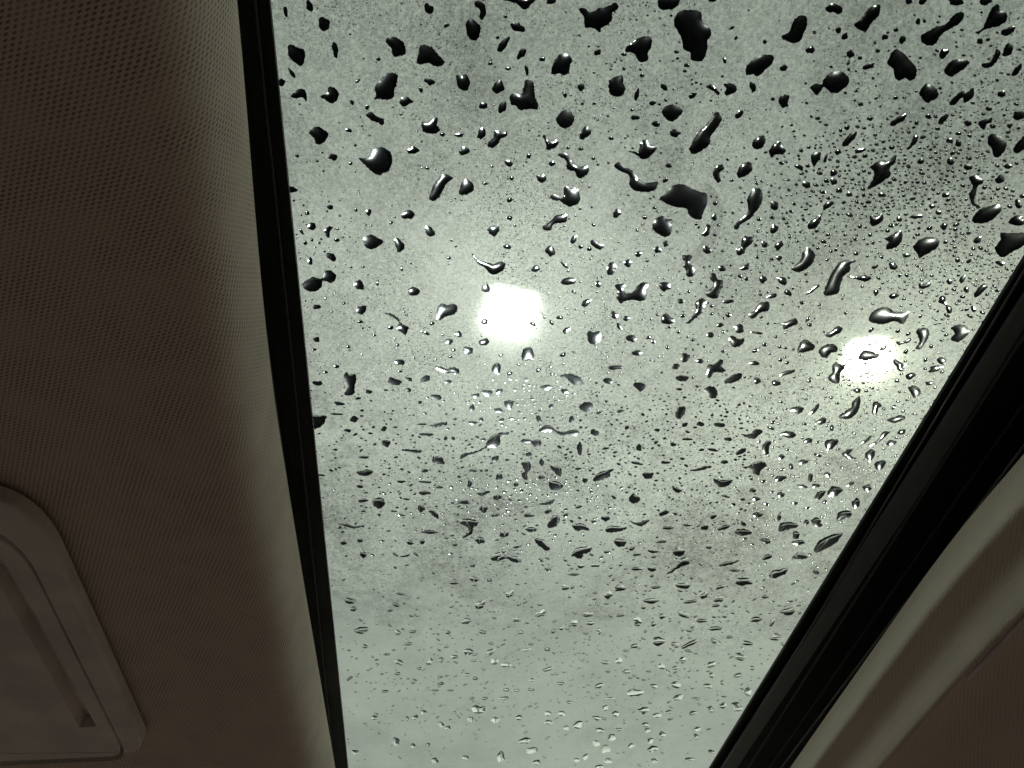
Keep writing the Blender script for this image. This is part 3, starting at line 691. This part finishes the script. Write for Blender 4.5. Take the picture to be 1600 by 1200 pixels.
TR['I'] = ((1200, 600), [
 (440,205,480,170,520,145,525,115,565,75,580,90,572,150,555,180,520,215,470,220),
 (515,40,545,28,580,30,570,60,540,50),
 (650,185,655,120,680,108,712,135,690,155,675,195),
 (740,220,790,205,830,193,860,205,850,225,790,245,755,235),
 (870,20,920,10,955,40,945,70,915,90,895,60),
 (135,160,160,145,215,142,222,165,190,190,150,178),
 (255,185,290,145,310,122,322,130,310,160,280,188),
 (290,245,325,215,355,208,365,235,335,255),
 (65,310,110,292,160,305,180,325,140,340,85,325),
 (355,380,365,350,435,343,440,365,410,400,370,415),
 (560,370,610,345,640,318,645,335,610,370,575,378),
 (625,385,690,345,715,300,770,295,740,325,700,360,650,390),
 (460,445,490,410,535,410,510,435,530,455,555,465,520,475,490,465),
 (605,440,640,408,670,420,665,450,640,485,620,470),
 (665,495,720,475,740,490,715,530,680,540),
 (370,690,385,650,410,635,470,660,455,680,415,705),
 (290,715,310,675,360,668,345,705,310,728),
 (425,850,440,805,490,790,525,800,515,830,470,845,440,860),
 (285,1040,310,990,370,950,430,935,465,935,430,990,370,1025,310,1055),
 (65,910,75,875,130,860,185,870,180,890,130,900,85,920),
 (150,1090,180,1052,230,1060,250,1085,210,1095),
 (0,1200,40,1165,90,1152,130,1160,110,1190,60,1205),
 (40,600,60,572,115,580,90,605,55,615)],
 [395,85,32,20,0,240,95,28,16,0,785,145,35,22,-50,835,300,55,32,-10,770,370,60,40,-20,310,445,50,22,25,370,565,42,28,20,250,355,55,35,0,220,487,65,28,-10,85,455,45,32,0,265,585,32,55,0,300,635,55,25,0,
  75,690,52,38,0,515,625,55,22,-25,215,640,60,25,10,400,275,32,35,0,228,250,35,18,0,145,515,28,40,0,550,745,55,55,0,620,650,50,45,0,305,865,70,55,25,180,940,60,45,0,190,990,85,28,0,35,240,50,25,-20,
  165,745,42,20,0,245,775,45,14,0,70,835,28,55,30,240,865,38,32,0,300,1170,40,35,0,355,738,30,25,0,10,1080,40,22,0])
TR['J'] = ((500, 900), [],
 [185,155,75,35,10,210,205,38,35,0,505,112,60,16,8,475,180,50,22,20,258,338,90,40,0,485,352,45,28,15,580,347,50,16,-10,835,42,65,22,5,965,20,60,30,0,1060,25,32,25,0,1000,180,62,50,-15,912,282,65,35,-5,
  1380,235,65,38,-20,1230,272,50,32,5,1590,295,45,45,0,1532,72,55,30,-5,1185,115,50,35,-20,548,425,75,16,-6,418,490,40,16,0,495,540,58,30,20,685,535,45,42,-20,755,525,35,32,0,928,475,55,45,0,1065,475,70,28,-25,
  1090,535,45,38,-15,1165,557,60,35,5,1290,462,62,20,-4,1425,582,80,22,-12,918,618,42,22,10,755,672,42,18,0,485,610,32,20,0,620,577,30,18,0,1325,652,38,25,0,1505,672,45,22,-5,1320,710,40,18,10,1150,765,65,22,0,
  990,835,78,55,0,645,852,45,28,10,340,885,42,28,0,1560,790,42,20,0,755,928,45,30,10,800,950,38,25,0,940,895,38,32,-20,475,1035,42,55,0,1280,1030,70,42,-10,1130,1130,50,60,-20,718,1155,42,38,-10,1355,1165,42,35,0,
  1325,1090,70,40,0,1425,860,48,32,-10,1245,885,38,38,0,1430,915,48,30,0,1095,900,55,35,15,220,1100,48,25,0,910,1135,42,25,0,580,1060,35,25,0,675,1055,25,25,0,800,352,32,22,0,1015,350,50,25,8,1255,352,35,22,-10,
  1460,345,40,22,-15,1510,325,35,28,0,405,722,50,20,-8,720,715,42,14,0,815,715,40,12,0,280,440,35,25,0,595,885,38,28,-10,545,890,22,25,0,1230,715,35,18,0,1165,712,35,22,0,970,640,32,22,0,750,630,30,15,0,
  840,505,42,25,-10,960,530,38,14,0,1510,860,55,30,0,1540,950,40,28,0,185,640,42,18,-30,790,443,32,16,0,1030,765,35,20,0,950,765,32,18,0])
TR['K'] = ((850, 900), [],
 [132,72,55,32,-5,402,118,52,45,0,475,75,72,38,-8,870,60,85,40,-5,1245,35,105,50,5,1000,122,55,35,-40,1090,145,55,42,-20,700,70,65,18,-10,668,155,105,30,0,915,160,85,22,-10,870,240,75,38,20,738,252,40,35,-40,
  685,300,38,28,-20,622,195,30,28,0,192,298,48,42,0,288,295,50,25,5,345,345,32,38,0,585,285,50,55,0,1325,272,75,32,-5,1525,222,100,42,-8,1425,290,28,60,20,985,280,75,22,5,1070,328,95,24,-4,715,408,72,58,0,
  820,430,50,35,20,910,425,110,28,-25,905,468,60,18,0,1270,420,70,28,0,1445,382,72,42,-10,1060,405,40,28,30,565,438,55,28,-15,868,525,48,38,10,382,540,60,25,0,468,530,45,40,0,515,598,52,28,0,735,565,38,42,0,
  820,575,45,25,-15,1045,555,58,42,-20,1225,505,65,48,15,1048,620,38,32,-10,1210,622,58,28,-10,345,687,60,30,-15,105,672,48,25,-5,688,690,45,32,0,825,680,62,40,0,1025,688,62,28,5,568,730,100,48,2,838,760,62,38,-10,
  955,768,72,14,8,1275,725,50,50,-30,1205,820,65,65,0,622,840,65,42,5,160,788,42,20,5,382,825,38,32,0,448,862,48,32,0,708,870,50,32,0,330,888,50,28,5,215,930,70,42,-20,350,965,48,32,5,425,1010,52,42,0,
  325,1045,42,42,0,385,1080,62,48,0,680,1080,62,38,0,635,930,48,28,0,648,965,32,32,0,1040,835,48,38,0,1118,810,40,38,0,930,857,45,28,-15,740,990,45,32,0,950,1005,35,32,0,545,1060,38,28,0,665,1030,40,32,0,
  960,955,38,28,0,260,1130,32,42,30,400,1155,55,28,5,205,1150,42,22,0,1045,1100,42,28,0,20,850,50,32,-10,108,860,52,25,0,30,910,50,28,0,690,1155,45,25,10,910,1145,65,20,0,345,1192,48,25,0,780,850,40,25,0,
  415,765,50,18,0,470,960,38,22,0,1075,185,50,20,-5,480,245,55,20,-10,275,240,60,35,-10,55,345,35,22,0,20,458,35,22,0,1300,575,32,28,0,1100,70,60,22,-15,1380,130,45,22,0,1160,382,42,18,0])

rnd = random.Random(7)
OX, OY, RS = 330, -170, 2.0                  # occupancy raster over the glass, half-pixel cells
occ = np.zeros((int(1480*RS), int(1440*RS)), dtype=bool)
def cells(P):
    a = np.array(P); x0, y0 = a.min(0); x1, y1 = a.max(0)
    i0, i1 = int((x0-OX)*RS)-2, int((x1-OX)*RS)+3; j0, j1 = int((y0-OY)*RS)-2, int((y1-OY)*RS)+3
    if i0 < 0 or j0 < 0 or i1 >= occ.shape[1] or j1 >= occ.shape[0]: return None
    X, Y = np.meshgrid((np.arange(i0, i1)+.5)/RS+OX, (np.arange(j0, j1)+.5)/RS+OY)
    m = np.zeros(X.shape, dtype=bool); n = len(a)
    for k in range(n):
        xa, ya = a[k]; xb, yb = a[(k+1) % n]
        if ya == yb: continue
        m ^= ((ya > Y) != (yb > Y)) & (X < (xb-xa)*(Y-ya)/(yb-ya)+xa)
    d = m.copy()                              # one cell of clear rim
    d[1:] |= m[:-1]; d[:-1] |= m[1:]; d[:, 1:] |= d[:, :-1].copy(); d[:, :-1] |= d[:, 1:].copy()
    return (slice(j0, j1), slice(i0, i1)), d
def resample(P, n):
    """closed Catmull-Rom through P, n points evenly along it"""
    P = np.array(P); m = len(P); out = []
    for i in range(m):
        a, b, c, d = P[i-1], P[i], P[(i+1) % m], P[(i+2) % m]
        for t in np.linspace(0, 1, 8, endpoint=False):
            out.append(.5*((2*b)+(c-a)*t*.8+(2*a-5*b+4*c-d)*t*t*.8+(-a+3*b-3*c+d)*t**3*.8 + (2*c-2*b)*(3*t*t-2*t**3)*.2) if False else
                       (1-t)**3*b + 3*t*(1-t)**2*(b+(c-a)*.14) + 3*t*t*(1-t)*(c-(d-b)*.14) + t**3*c)
    out = np.array(out); seg = np.linalg.norm(np.roll(out, -1, 0)-out, axis=1); s = np.concatenate([[0], np.cumsum(seg)])
    q = np.linspace(0, s[-1], n, endpoint=False); o2 = np.vstack([out, out[:1]])
    return np.stack([np.interp(q, s, o2[:, 0]), np.interp(q, s, o2[:, 1])], 1), s[-1]
def area(P):
    x, y = P[:, 0], P[:, 1]; return .5*float(np.sum(x*np.roll(y, -1)-np.roll(x, -1)*y))
def oval(cx, cy, w, h, ang, n, rough):
    ph = [rnd.uniform(0, 6.28) for _ in range(5)]; am = [rnd.uniform(.3, 1)*rough/(1+.35*k) for k in range(5)]
    t = np.linspace(0, 2*np.pi, n, endpoint=False); r = np.ones(n)
    for k in range(5): r += am[k]*np.cos((k+2)*t+ph[k])
    x, y = r*np.cos(t)*w/2, r*np.sin(t)*h/2; a = math.radians(ang)
    return np.stack([cx+x*math.cos(a)-y*math.sin(a), cy+x*math.sin(a)+y*math.cos(a)], 1)

SHR = [0]
drops = []                                   # dicts: outline in photo pixels, area, traced or not
def put(P, traced, tries=3):
    if area(P) < 0: P = P[::-1]
    for _ in range(tries):
        c = cells(P)
        if c is None: return False
        W_ = [unp(x, y, H) for x, y in P]
        if not occ[c[0]][c[1]].any() and all(gx0+.002 < w.x < gx1-.002 and gy0+.01 < w.y < gy1-.01 for w in W_):
            occ[c[0]] |= c[1]
            drops.append(dict(P=P, W=W_, A=abs(area(P)), traced=traced)); return True
        if traced: SHR[0] += 1
        m = P.mean(0); P = m+(P-m)*.86
    return False
for key, (off, polys, ov) in TR.items():
    for f in polys:
        P = np.array(f, dtype=float).reshape(-1, 2)/4+np.array(off)
        _, per = resample(P, 20)
        n = int(min(64, max(16, per/2.2)))
        Q, _ = resample(P, n)
        Q += np.array([[rnd.gauss(0, .5), rnd.gauss(0, .5)] for _ in range(n)])
        put(Q, True)
for key, (off, polys, ov) in TR.items():
    for i in range(0, len(ov), 5):
        x, y, w, h, a = ov[i:i+5]
        x, y, w, h = off[0]+x/4, off[1]+y/4, w/4*1.04, h/4*1.04
        put(oval(x, y, w, h, a, int(min(30, max(10, (w+h)*.9))), .15), True)
n_tr = len(drops)
# finer drops between them, denser where the photograph shows them dense: (count, cx, cy, sx, sy, smallest, largest)
CL = [(1700, 1400, 290, 85, 45, 4.0, 9.5), (900, 1390, 290, 110, 75, 1.8, 6), (1300, 1500, 420, 55, 60, 3.6, 9.0), (500, 1540, 250, 50, 120, 2.5, 7), (600, 1190, 420, 80, 80, 2.0, 6.5), (900, 1250, 690, 85, 55, 2.2, 7), (800, 1340, 660, 70, 60, 2.4, 7),
      (520, 1120, 790, 120, 60, 1.6, 6), (700, 800, 780, 140, 60, 1.6, 6.5), (260, 880, 640, 60, 50, 1.8, 6), (300, 950, 440, 70, 60, 1.5, 4.5), (260, 1020, 130, 60, 60, 1.5, 5),
      (220, 1480, 120, 110, 90, 2, 6.5), (200, 560, 610, 70, 70, 1.5, 4.5), (160, 500, 370, 40, 60, 1.5, 4.5), (900, 900, 540, 260, 240, 1.5, 4.5), (500, 780, 200, 220, 130, 1.5, 4.0),
      (620, 1120, 950, 90, 70, 2.0, 7.5), (420, 760, 1000, 130, 70, 2.5, 7), (520, 930, 1060, 150, 80, 2.5, 8), (260, 850, 880, 160, 40, 1.6, 5), (160, 640, 1100, 80, 60, 3, 7), (1500, 850, 745, 190, 65, 2.0, 6.0), (500, 1080, 660, 90, 60, 2, 6)]
for cnt, cx, cyy, sx, sy, lo, hi in CL:
    for _ in range(cnt):
        x, y = rnd.gauss(cx, sx), rnd.gauss(cyy, sy)
        if y < -120 or y > 1240: continue
        w = lo+(hi-lo)*rnd.random()**2.4
        d = ray(x, y); sq = d.z/d.length      # foreshortening on the roof plane
        put(oval(x, y, w*rnd.uniform(.9, 1.35), w*rnd.uniform(.8, 1.05)*max(.35, sq), rnd.uniform(-35, 35), 8 if w < 4 else 10, .07), False, 1)
for _ in range(150):                          # past the edge of the photograph, so the glass goes on
    x, y = (rnd.uniform(430, 1700), rnd.uniform(-150, -15)) if rnd.random() < .6 else (rnd.uniform(1610, 1720), rnd.uniform(-100, 300))
    w = rnd.uniform(4, 30); put(oval(x, y, w, w*rnd.uniform(.5, .9), rnd.uniform(-60, 60), 14, .12), False, 1)

def bead(W_, k):
    """little round bead: spherical cap on a small outline"""
    P = np.array([[w.x, w.y] for w in W_]); c = P.mean(0); P = P-c; n = len(P)
    if area(P) < 0: P = P[::-1]
    R = math.sqrt(abs(area(P))/math.pi); V = []
    for r in (1.0, .90, .62): V += [(x*r, y*r, R*k*math.sqrt(max(0, 1-r*r))) for x, y in P]
    V.append((0, 0, R*k)); m = len(V); T = []
    for q in range(2):
        for j in range(n):
            a, b = q*n+j, q*n+(j+1) % n; T += [(a, b, b+n), (a, b+n, a+n)]
    T += [(2*n+j, 2*n+(j+1) % n, m-1) for j in range(n)]
    V += [(x, y, 0.0) for x, y in P]
    return c, V, T+[tuple(m+n-1-j for j in range(n))], len(T)
LAM = 0.0030                                  # capillary length of water
def dome(W_, fine, theta):
    """level base + domed top over an outline: membrane height, zero at the rim"""
    P = np.array([[w.x, w.y] for w in W_]); c = P.mean(0); P = (P-c)*1000.0   # mm
    if area(P) < 0: P = P[::-1]
    n = len(P); V2 = [Vector(p) for p in P]
    if fine:
        A = abs(area(P)); s = math.sqrt(A/fine)
        x0, y0 = P.min(0); x1, y1 = P.max(0); seg = np.roll(P, -1, 0)-P; L2 = (seg**2).sum(1)+1e-12
        row = 0; y = y0+s*.4
        while y < y1:
            x = x0+(s*.5 if row % 2 else 0)
            while x < x1:
                q = np.array([x, y]); t = np.clip(((q-P)*seg).sum(1)/L2, 0, 1)
                dd = np.sqrt((((P+seg*t[:, None])-q)**2).sum(1)).min()
                a, b = P, np.roll(P, -1, 0)
                ins = (((a[:, 1] > y) != (b[:, 1] > y)) & (x < (b[:, 0]-a[:, 0])*(y-a[:, 1])/(b[:, 1]-a[:, 1]+1e-15)+a[:, 0])).sum() % 2
                if ins and dd > s*.30: V2.append(Vector(q))
                x += s
            y += s*.87; row += 1
    if len(V2) == n: V2.append(Vector((0, 0)))
    vo, eo, fo, ovr, oe, of = delaunay_2d_cdt(V2, [], [list(range(n))], 1, 1e-7)
    fo = [f for f in fo if len(f) == 3]
    N = len(vo); X = np.array([[v.x, v.y] for v in vo]); T = np.array(fo)
    if len(T) == 0: return None
    a, b, d = X[T[:, 0]], X[T[:, 1]], X[T[:, 2]]
    ar = .5*((b[:, 0]-a[:, 0])*(d[:, 1]-a[:, 1])-(b[:, 1]-a[:, 1])*(d[:, 0]-a[:, 0]))
    fl = ar < 0; T[fl] = T[fl][:, ::-1]; a, b, d = X[T[:, 0]], X[T[:, 1]], X[T[:, 2]]; ar = np.abs(ar)+1e-9
    g = np.stack([d-b, a-d, b-a], 1); g = np.stack([-g[:, :, 1], g[:, :, 0]], 2)/(2*ar[:, None, None])
    K = np.zeros((N, N)); Mx = np.zeros(N)
    for i in range(3):
        np.add.at(Mx, T[:, i], ar/3)
        for j in range(3): np.add.at(K, (T[:, i], T[:, j]), (g[:, i]*g[:, j]).sum(1)*ar)
    rim = np.array([any(s < n for s in src) for src in ovr]); fr = ~rim
    u = np.zeros(N)
    if fr.any():
        lam = LAM*1000
        u[fr] = np.linalg.solve((K+np.diag(Mx)/lam**2)[np.ix_(fr, fr)], Mx[fr])
    gr = np.linalg.norm((g*u[T][:, :, None]).sum(1), axis=1)
    tr = rim[T].any(1); sl = gr[tr].mean() if tr.any() else 1.0
    z = u*math.tan(theta)/max(sl, 1e-6)
    V = [(x/1000, y/1000, zz/1000) for (x, y), zz in zip(X, z)] + [(x/1000, y/1000, 0.0) for x, y in X]
    Fc = [tuple(t) for t in T.tolist()] + [(t[2]+N, t[1]+N, t[0]+N) for t in T.tolist()]
    return c, V, Fc, len(T)

ZF = Z0+H
order = sorted(range(n_tr), key=lambda i: -drops[i]['A'])
single = set()
for i in order:
    m = drops[i]['P'].mean(0)
    if -6 < m[1] < 1206 and m[0] < 1606 and len(single) < 300: single.add(i)

# labels: what sets a drop apart first by look, then by what lies beside it
HAND = [((1072,318),'big black hook shaped raindrop above a round black drop'), ((1035,354),'round black raindrop under the big hook shaped drop'),
 ((1082,56),'largest tall black raindrop with a notched foot'), ((1102,209),'long slanting black raindrop with a bright left rim'),
 ((995,278),'black raindrop with a thin tail curling into a broad foot'), ((933,25),'ragged black raindrop with two horns'),
 ((820,150),'black boot shaped raindrop with an upright toe'), ((590,252),'wide black raindrop with a pointed tail towards the front frame'),
 ((990,455),'black raindrop shaped like a whale, tail raised'), ((1307,435),'tall curved raindrop tapering to a thin top'),
 ((1350,434),'thin pale water streak joined to a tall curved raindrop'), ((1388,492),'pale bottle shaped raindrop just above the warmer lamp'),
 ((1352,555),'small bottle shaped raindrop inside the warmer lamp glare'), ((1308,582),'pale hourglass raindrop at the rim of the warmer lamp glare'),
 ((1330,637),'club shaped raindrop hanging just under the warmer lamp'), ((1440,530),'crescent raindrop beside the warmer lamp glare'),
 ((763,412),'gull wing shaped raindrop just above the square lamp'), ((825,553),'grey bell shaped raindrop just under the square lamp'),
 ((628,505),'curved raindrop tapering like a tadpole'), ((492,440),'grey dumbbell raindrop touching the front frame'),
 ((760,696),'long snaking raindrop with a thin winding tail'), ((872,673),'long wavy raindrop like a bow tie'),
 ((1105,207),'long slanting black raindrop with a bright left rim'), ((1305,130),'black raindrop joined to a smaller one like a fish'),
 ((1375,268),'black raindrop shaped like a leaping bird'), ((1475,45),'long brownish raindrop like a paddle'),
 ((499,659),'pale cup shaped drop cut off by the front frame'), ((790,871),'pale slug shaped raindrop with a drooping tail'),
 ((1113,457),'black bean shaped raindrop with a knob on top'), ((1173,325),'long black raindrop like a bent sock'), ((1340,330),'x'),
 ((1445,385),'broad grey raindrop with a shiny top and a toothed foot'), ((1258,407),'half moon raindrop with a flat left side'), ((1568,378),'large grey star shaped raindrop at the rear frame')]
HAND = [h for h in HAND if h[1] != 'x']
hand = {}
for (hx, hy), lab in HAND:
    best = min(single-set(hand), key=lambda i: np.hypot(*(drops[i]['P'].mean(0)-np.array([hx, hy]))))
    if np.hypot(*(drops[best]['P'].mean(0)-np.array([hx, hy]))) < 16 and lab not in hand.values(): hand[best] = lab
def describe(i):
    P = drops[i]['P']; m = P.mean(0); q = P-m
    ev, ax = np.linalg.eigh(q.T@q); asp = math.sqrt(ev[1]/max(ev[0], 1e-6)); ang = math.degrees(math.atan2(ax[1, 1], ax[0, 1])) % 180
    shape = 'round' if asp < 1.3 else 'oval' if asp < 1.75 else 'long'
    if shape != 'round':
        shape += ' upright' if 60 < ang < 120 else ' level' if ang < 30 or ang > 150 else ' tilted'
    A = drops[i]['A']; size = 'large' if A > 330 else 'medium' if A > 150 else 'small'
    fx = 425+.1*m[1]; rx = 1838-.611*m[1]
    if m[0]-fx < 90: z = 'beside the black front frame'
    elif math.hypot(m[0]-797, m[1]-488) < 150: z = 'around the square lamp glare'
    elif math.hypot(m[0]-1352, m[1]-560) < 130: z = 'around the warmer lamp glare'
    elif rx-m[0] < 120: z = 'beside the black rear frame'
    elif m[1] > 880: z = 'on the smooth pale far part of the glass'
    elif m[1] > 640: z = 'in the fine spray beyond both lamps'
    elif m[0] > 1150 and m[1] > 190: z = 'in the glittering spray near the warmer lamp'
    else: z = 'on the speckled glass nearer than both lamps'
    bi = min(hand, key=lambda j: np.hypot(*(drops[j]['P'].mean(0)-m))); dist = np.hypot(*(drops[bi]['P'].mean(0)-m))
    if dist < 75 and bi != i:
        nm = hand[bi]
        for w in (' just ', ' with ', ' under ', ' above ', ' joined ', ' inside ', ' at the ', ' beside ', ' touching ', ' cut ', ' tapering ', ' hanging ', ' like ', ' shaped like '):
            if w in nm and w not in (' like ', ' tapering ', ' shaped like ', ' joined '): nm = nm.split(w)[0]
        lab = f'{size} {shape} raindrop next to the {nm}'
        if len(lab.split()) <= 16: return lab
    return f'{size} {shape} raindrop {z}'
SV, SF, SM = [], [], []
for i, d in enumerate(drops):
    big = d['A']
    fine = 0 if big < 14 else 10 if big < 40 else 26 if big < 110 else 55 if big < 350 else 110
    if i in single: fine = max(fine, 26)
    mid_ = d['P'][:, 1].mean() > 590 and d['P'][:, 0].mean() < 1180
    far = d['P'][:, 1].mean() > 850           # flat wetted drops on the far, smooth part
    th = math.radians(rnd.uniform(8, 17) if far else rnd.uniform(11, 22) if mid_ else rnd.uniform(22, 36) if big > 60 else rnd.uniform(38, 60))
    r = bead(d['W'], rnd.uniform(.14, .28) if far else rnd.uniform(.05, .11) if mid_ and d['P'][:, 1].mean() < 745 else rnd.uniform(.12, .26) if mid_ else rnd.uniform(.65, 1.0)) if big < 42 and i not in single else dome(d['W'], fine, th)
    if r is None: continue
    c, V, Fc, nt = r
    if i in single:
        o = mesh('raindrop', V, Fc, M['water'], None, True, nt)
        o.data.materials.append(M['base'])
        mi = np.zeros(len(Fc), dtype=np.int32); mi[nt:] = 1; o.data.polygons.foreach_set('material_index', mi)
        o.location = (c[0], c[1], ZF)
        tag(o, hand.get(i) or describe(i), 'raindrop', 'raindrops on the sunroof')
    else:
        b = len(SV); SV += [(x+c[0], y+c[1], z+ZF) for x, y, z in V]; SF += [tuple(k+b for k in f) for f in Fc]; SM += [0]*nt+[1]*(len(Fc)-nt)
st = mesh('fine_raindrops', SV, SF, M['water'], None, True)
st.data.materials.append(M['base']); SM = np.array(SM, dtype=np.int32); st.data.polygons.foreach_set('material_index', SM)
st.data.polygons.foreach_set('use_smooth', SM == 0)
tag(st, 'fine spray of countless tiny raindrops all over the sunroof glass', 'raindrops', kind='stuff')

# mist film between the drops, open where a drop sits
V2, FA = [], []
for x, y in ((gx0+.001, gy0+.001), (gx1-.001, gy0+.001), (gx1-.001, gy1-.001), (gx0+.001, gy1-.001)): V2.append(Vector((x*1000, y*1000)))
for d in drops:
    b = len(V2); V2 += [Vector((w.x*1000, w.y*1000)) for w in d['W']]; FA.append(list(range(b, len(V2))))
vo, eo, fo, ovr, oe, of = delaunay_2d_cdt(V2, [], FA, 0, 1e-6)
FF = [tuple(f) for f, s in zip(fo, of) if not s]
film = mesh('mist_film', [(v.x/1000, v.y/1000, ZF) for v in vo], FF, M['film'])
me = film.data
if me.polygons[0].normal.z > 0: me.flip_normals()
tag(film, 'greenish white mist and dirt film clouding the sunroof glass', 'mist', kind='stuff')
print('DROPS', len(drops), 'traced', n_tr, 'film tris', len(FF), 'spray tris', len(SF), 'hand', len(hand), 'shrunk', SHR)
